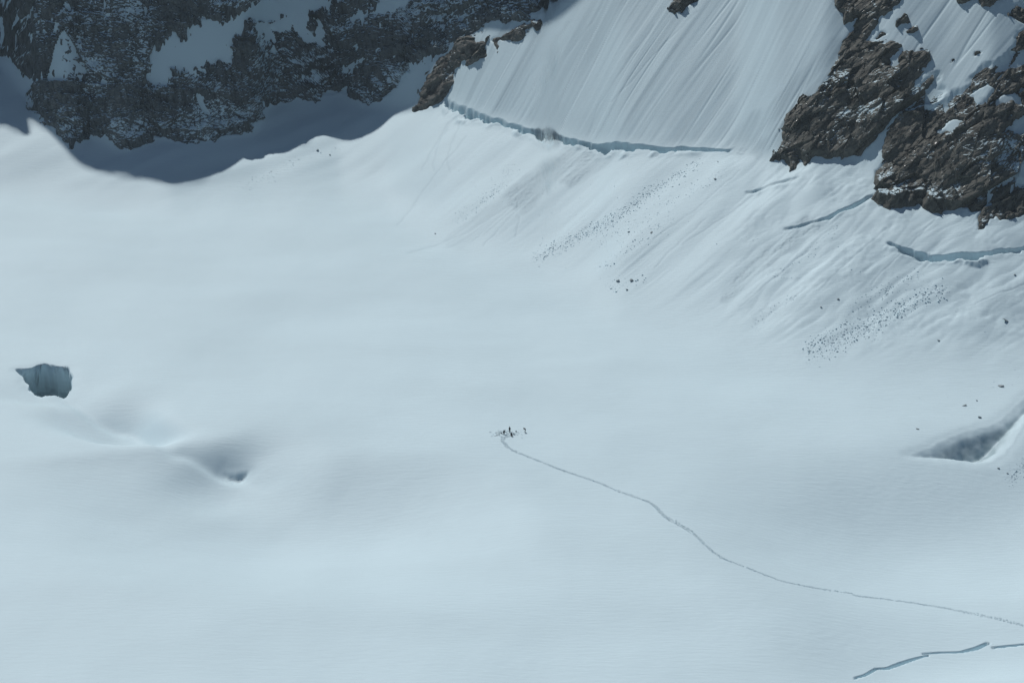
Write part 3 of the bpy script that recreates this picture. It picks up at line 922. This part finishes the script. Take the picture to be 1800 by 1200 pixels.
RINGS = [(.34, -.03), (.23, .075), (.13, .03), (.0, .015)]
vs = []; fs = []
for (rad, h) in RINGS:
    ra = rad * (1 + .25 * rr.normal(size=(len(steps), 8)))
    X = steps[:, 0:1] + ra * np.cos(ang) * steps[:, 2:3]; Y = steps[:, 1:2] + ra * 1.1 * np.sin(ang) * steps[:, 2:3]
    Z = surf(X.ravel(), Y.ravel())[0].reshape(X.shape) + h * steps[:, 2:3] * (1 + .35 * rr.normal(size=X.shape))
    vs.append(np.stack([X, Y, Z], -1))
vs = np.stack(vs, 1).reshape(-1, 3)
for i in range(len(steps)):
    b = i * 32
    for rg in range(3):
        for q in range(8):
            fs.append((b + rg * 8 + q, b + rg * 8 + (q + 1) % 8, b + rg * 8 + 8 + (q + 1) % 8, b + rg * 8 + 8 + q))
put(mesh_np('footprint_trail', vs, np.array(fs), flat_mat('trodden_snow', tuple(q * .93 for q in SNOW), .6, .06), False),
    'long winding trail of footprints leading up to the climbers', 'trail', kind='stuff')

# ------------------------------------------------------------------ the climbers
def skin_mesh(name, joints, edges, root, mat, parent, sub=1):
    """a surface grown round a skeleton: joints = {name: (x, y, z, radius)}"""
    ks = list(joints); ix = {k: i for i, k in enumerate(ks)}
    me = bpy.data.meshes.new(name)
    me.from_pydata([joints[k][:3] for k in ks], [(ix[a], ix[b]) for a, b in edges], [])
    o = bpy.data.objects.new(name, me); COL.objects.link(o)
    md = o.modifiers.new('s', 'SKIN'); md.use_smooth_shade = True
    for k in ks:
        sv = me.skin_vertices[0].data[ix[k]]
        rad = joints[k][3]
        sv.radius = (rad, rad) if not isinstance(rad, tuple) else rad
        sv.use_root = (k == root)
    sb = o.modifiers.new('d', 'SUBSURF'); sb.levels = sub; sb.render_levels = sub
    dg = bpy.context.evaluated_depsgraph_get()
    ev = bpy.data.meshes.new_from_object(o.evaluated_get(dg))
    o.modifiers.clear()
    o.data = ev
    bpy.data.meshes.remove(me)
    ev.name = name
    ev.materials.clear(); ev.materials.append(mat)
    for p in ev.polygons: p.use_smooth = True
    if parent: o.parent = parent
    return o


skin_m = flat_mat('skin', (.45, .29, .21), .5, .08)
glove_m = flat_mat('dark_glove', (.05, .055, .06))


def lerp(a, b, t): return tuple(a[i] * (1 - t) + b[i] * t for i in range(3))


def hand_joints(J, E, side, wrist, elbow):
    """palm with four fingers and a thumb, slightly curled"""
    w = Vector(wrist); d = (w - Vector(elbow)).normalized()
    up = Vector((0, 0, 1)); s = d.cross(up)
    s = s.normalized() if s.length > .2 else Vector((0, 1, 0))
    n = s.cross(d).normalized()
    pm = w + d * .07
    J['palm' + side] = (*pm, .034); E.append(('wrist' + side, 'palm' + side))
    for i, (off, ln) in enumerate(((-.036, .065), (-.012, .078), (.012, .074), (.036, .058))):
        a = pm + d * .045 + s * off; b = a + d * ln * .5 - n * .012; c_ = b + d * ln * .4 - n * .03
        J['fa%d%s' % (i, side)] = (*a, .010); J['fb%d%s' % (i, side)] = (*b, .009); J['fc%d%s' % (i, side)] = (*c_, .008)
        E += [('palm' + side, 'fa%d%s' % (i, side)), ('fa%d%s' % (i, side), 'fb%d%s' % (i, side)), ('fb%d%s' % (i, side), 'fc%d%s' % (i, side))]
    a = pm - d * .02 + s * (-.05); b = a + d * .045 - s * .02
    J['ta' + side] = (*a, .012); J['tb' + side] = (*b, .010)
    E += [('palm' + side, 'ta' + side), ('ta' + side, 'tb' + side)]


def person(loc, rz, pose, cols, label, tilt=0):
    """pose: joint positions, x forward, y left, z up"""
    root = bpy.data.objects.new('person', None); COL.objects.link(root)
    root.empty_display_size = .2
    root.location = loc; root.rotation_euler = (0, 0, rz)
    P = pose
    hd = Vector(P['head']); nk = Vector(P['neck']); up = (hd - nk).normalized()
    fw = Vector(P.get('face', (1, 0, 0))).normalized()
    fw = (fw - up * fw.dot(up)).normalized()
    J = {'pelvis': (*P['pelvis'], .13), 'waist': (*lerp(P['pelvis'], P['chest'], .5), .125), 'chest': (*P['chest'], .155), 'neck': (*P['neck'], .058),
         'head': (*hd, .098), 'crown': (*(hd + up * .085), .075), 'nose': (*(hd + fw * .10 - up * .02), .018), 'chin': (*(hd + fw * .055 - up * .085), .04)}
    E = [('pelvis', 'waist'), ('waist', 'chest'), ('chest', 'neck'), ('neck', 'head'), ('head', 'crown'), ('head', 'nose'), ('head', 'chin')]
    for s, sgn in (('l', 1), ('r', -1)):
        sh_, el, wr = P['sh' + s], P['el' + s], P['wr' + s]
        J['sh' + s] = (*sh_, .07); J['el' + s] = (*el, .045); J['wrist' + s] = (*wr, .03)
        E += [('chest', 'sh' + s), ('sh' + s, 'el' + s), ('el' + s, 'wrist' + s)]
        hand_joints(J, E, s, wr, el)
        J['hip' + s] = (*P['hip' + s], .09); J['knee' + s] = (*P['knee' + s], .06); J['ankle' + s] = (*P['ankle' + s], .042); J['toe' + s] = (*P['toe' + s], .038)
        E += [('pelvis', 'hip' + s), ('hip' + s, 'knee' + s), ('knee' + s, 'ankle' + s), ('ankle' + s, 'toe' + s)]
    skin_mesh('body', J, E, 'pelvis', skin_m, root)
    jm, tm, hm = cols
    g = .05
    JJ = {k: (*J[k][:3], J[k][3] + g) for k in ('pelvis', 'waist', 'chest', 'shl', 'ell', 'wristl', 'shr', 'elr', 'wristr')}
    nkj = lerp(P['chest'], P['neck'], .75)
    JJ['collar'] = (*nkj, .085)
    skin_mesh('jacket', JJ, [('pelvis', 'waist'), ('waist', 'chest'), ('chest', 'collar'), ('chest', 'shl'), ('shl', 'ell'), ('ell', 'wristl'), ('chest', 'shr'), ('shr', 'elr'), ('elr', 'wristr')], 'pelvis', jm, root)
    TT = {'pelvis': (*P['pelvis'], .145)}
    te = []
    for s in 'lr':
        for k in ('hip', 'knee', 'ankle'):
            TT[k + s] = (*P[k + s], {'hip': .13, 'knee': .10, 'ankle': .085}[k])
        te += [('pelvis', 'hip' + s), ('hip' + s, 'knee' + s), ('knee' + s, 'ankle' + s)]
        a, t = Vector(P['ankle' + s]), Vector(P['toe' + s])
        skin_mesh('boot', {'shaft': (*(a + (Vector(P['knee' + s]) - a).normalized() * .12), .062), 'ankle': (*a, .062), 'heel': (*(a + (a - t) * .25 - Vector((0, 0, .02))), .05), 'toe': (*t, .05)},
                  [('shaft', 'ankle'), ('ankle', 'heel'), ('ankle', 'toe')], 'ankle', boot_m, root)
    skin_mesh('trousers', TT, te, 'pelvis', tm, root)
    skin_mesh('helmet', {'a': (*(hd + up * .05 - fw * .015), .125), 'b': (*(hd + up * .115 - fw * .015), .085), 'c': (*(hd + up * .045 + fw * .07), .06)}, [('a', 'b'), ('a', 'c')], 'a', hm, root)
    sd = up.cross(fw)
    gl = hd + fw * .085 + up * .012
    skin_mesh('sunglasses', {'l': (*(gl + sd * .045), .024), 'm': (*(gl + fw * .008), .012), 'r': (*(gl - sd * .045), .024)}, [('l', 'm'), ('m', 'r')], 'm', glove_m, root)
    return put(root, label, 'person', 'climbers resting at the end of the trail')


boot_m = flat_mat('boot', (.04, .04, .045))
navy = flat_mat('navy_cloth', (.03, .045, .07)); black = flat_mat('black_cloth', (.03, .032, .036)); grey = flat_mat('grey_cloth', (.12, .13, .14))
teal = flat_mat('dull_cloth', (.06, .09, .10)); hel = flat_mat('helmet_shell', (.07, .08, .09), .3)

STAND = dict(pelvis=(0, 0, .98), chest=(.03, 0, 1.34), neck=(.05, 0, 1.53), head=(.08, 0, 1.66), face=(1, 0, -.2),
             shl=(.02, .19, 1.45), ell=(.0, .25, 1.17), wrl=(.14, .22, .95), shr=(.02, -.19, 1.45), elr=(.02, -.25, 1.17), wrr=(.2, -.18, 1.02),
             hipl=(0, .1, .92), kneel=(.03, .12, .5), anklel=(0, .13, .09), toel=(.16, .15, .045), hipr=(0, -.1, .92), kneer=(.03, -.12, .5), ankler=(0, -.13, .09), toer=(.16, -.15, .045))
HUNCH = dict(pelvis=(-.12, 0, .95), chest=(.12, 0, 1.26), neck=(.28, 0, 1.40), head=(.40, 0, 1.46), face=(.7, 0, -.7),
             shl=(.16, .19, 1.34), ell=(.28, .23, 1.07), wrl=(.46, .12, .96), shr=(.16, -.19, 1.34), elr=(.28, -.23, 1.07), wrr=(.46, -.12, .94),
             hipl=(-.1, .1, .9), kneel=(.04, .12, .5), anklel=(-.05, .12, .09), toel=(.11, .14, .045), hipr=(-.1, -.1, .9), kneer=(.02, -.12, .5), ankler=(-.1, -.13, .09), toer=(.06, -.15, .045))
BEND = dict(pelvis=(-.2, 0, .82), chest=(.14, 0, 1.08), neck=(.28, 0, 1.22), head=(.38, 0, 1.31), face=(.8, 0, -.6),
            shl=(.17, .19, 1.16), ell=(.32, .27, .88), wrl=(.5, .16, .68), shr=(.17, -.19, 1.16), elr=(.34, -.27, .9), wrr=(.52, -.14, .66),
            hipl=(-.18, .12, .77), kneel=(.1, .3, .46), anklel=(-.06, .42, .09), toel=(.1, .46, .045), hipr=(-.18, -.12, .77), kneer=(.1, -.3, .46), ankler=(-.06, -.42, .09), toer=(.1, -.46, .045))
SIT = dict(pelvis=(0, 0, .30), chest=(.06, 0, .68), neck=(.12, 0, .86), head=(.17, 0, .99), face=(1, 0, -.3),
           shl=(.07, .19, .78), ell=(.2, .26, .52), wrl=(.42, .16, .50), shr=(.07, -.19, .78), elr=(.2, -.26, .52), wrr=(.44, -.14, .48),
           hipl=(.06, .11, .27), kneel=(.44, .18, .52), anklel=(.62, .16, .09), toel=(.78, .18, .05), hipr=(.06, -.11, .27), kneer=(.46, -.18, .50), ankler=(.7, -.18, .09), toer=(.86, -.2, .05))


def ground(u, v):
    p = onto(HT, [(u, v)])[0]
    return (float(p[0]), float(p[1]), float(surf(p[:1], p[1:2])[0][0]))


person(ground(885.5, 763), math.radians(-25), BEND, (teal, black, hel), 'leftmost climber, bending forward with legs apart over the strewn gear')
person(ground(896, 759.5), math.radians(245), STAND, (black, navy, hel), 'climber standing upright in the middle of the dark group')
person(ground(898.5, 766), math.radians(-60), SIT, (navy, black, hel), 'climber sitting in front of the standing one, nearest the trail end')
person(ground(923, 760), math.radians(172), HUNCH, (black, grey, hel), 'hunched climber standing apart at the right of the group')


def backpack(loc, rz, mat, lean, label):
    root = bpy.data.objects.new('backpack', None); COL.objects.link(root)
    root.location = loc; root.rotation_euler = (0, lean, rz)
    skin_mesh('bag', {'a': (0, 0, .14, (.17, .13)), 'b': (0, 0, .34, (.18, .13)), 'c': (.01, 0, .5, (.14, .11))}, [('a', 'b'), ('b', 'c')], 'b', mat, root)
    skin_mesh('lid', {'a': (-.02, 0, .58, .10), 'b': (.06, 0, .57, .07)}, [('a', 'b')], 'a', black, root)
    for sg in (-1, 1):
        skin_mesh('shoulder_strap', {'a': (-.13, .08 * sg, .5, .02), 'b': (-.2, .09 * sg, .36, .02), 'c': (-.14, .1 * sg, .16, .02)}, [('a', 'b'), ('b', 'c')], 'b', black, root)
    return put(root, label, 'backpack', 'packs set down in the snow')


backpack(ground(906.5, 759.5), 1.0, navy, .7, 'dark backpack lying right of the standing climber')
backpack(ground(903.8, 764), 2.6, grey, .5, 'dark backpack beside the sitting climber')
backpack(ground(880, 761.5), -.6, black, 1.1, 'backpack dropped at the left behind the bending climber')


def rope(pts, label):
    P = onto(HT, pts)
    P, _ = smooth_line(P, [0] * len(P), 10)
    z = surf(P[:, 0], P[:, 1])[0] + .06
    V = []; F = []
    for i in range(len(P)):
        d = P[min(i + 1, len(P) - 1)] - P[max(i - 1, 0)]; d = d / (np.linalg.norm(d) + 1e-9)
        n = np.array([-d[1], d[0]])
        for a in range(6):
            V.append((P[i, 0] + n[0] * .03 * math.cos(a * math.pi / 3), P[i, 1] + n[1] * .03 * math.cos(a * math.pi / 3), z[i] + .03 * math.sin(a * math.pi / 3)))
        if i:
            for a in range(6):
                F.append(((i - 1) * 6 + a, (i - 1) * 6 + (a + 1) % 6, i * 6 + (a + 1) % 6, i * 6 + a))
    return put(mesh_np('climbing_rope', np.array(V), np.array(F), flat_mat('rope_sheath', (.10, .12, .12)), True), label, 'rope')


rope([(882, 762), (877, 760), (871, 760.5), (874, 762.5), (879, 763), (875, 765), (869, 766.5), (876, 765)], 'dark climbing rope strewn left of the bending climber')

# ------------------------------------------------------------------ thin summer haze in the basin
zlo = float(GV[:, 2].min()) - 1.5; zhi = max(float(GV[:, 2].max()), CAM_H) + 6
hx, y0, y1 = 660.0, -30.0, 1320.0
hv = np.array([(-hx, y0, zlo), (hx, y0, zlo), (hx, y1, zlo), (-hx, y1, zlo), (-hx, y0, zhi), (hx, y0, zhi), (hx, y1, zhi), (-hx, y1, zhi)])
hf = np.array([(0, 3, 2, 1), (4, 5, 6, 7), (0, 1, 5, 4), (1, 2, 6, 5), (2, 3, 7, 6), (3, 0, 4, 7)])
hm = bpy.data.materials.new('haze_air'); hm.use_nodes = True
for n in list(hm.node_tree.nodes):
    if n.type == 'BSDF_PRINCIPLED': hm.node_tree.nodes.remove(n)
pvn = hm.node_tree.nodes.new('ShaderNodeVolumePrincipled')
pvn.inputs['Color'].default_value = (.72, .90, 1.0, 1)
pvn.inputs['Density'].default_value = .00008
hm.node_tree.links.new(pvn.outputs[0], hm.node_tree.nodes['Material Output'].inputs['Volume'])
put(mesh_np('haze', hv, hf, hm, False), 'thin pale haze hanging in the whole basin', 'haze', kind='stuff')
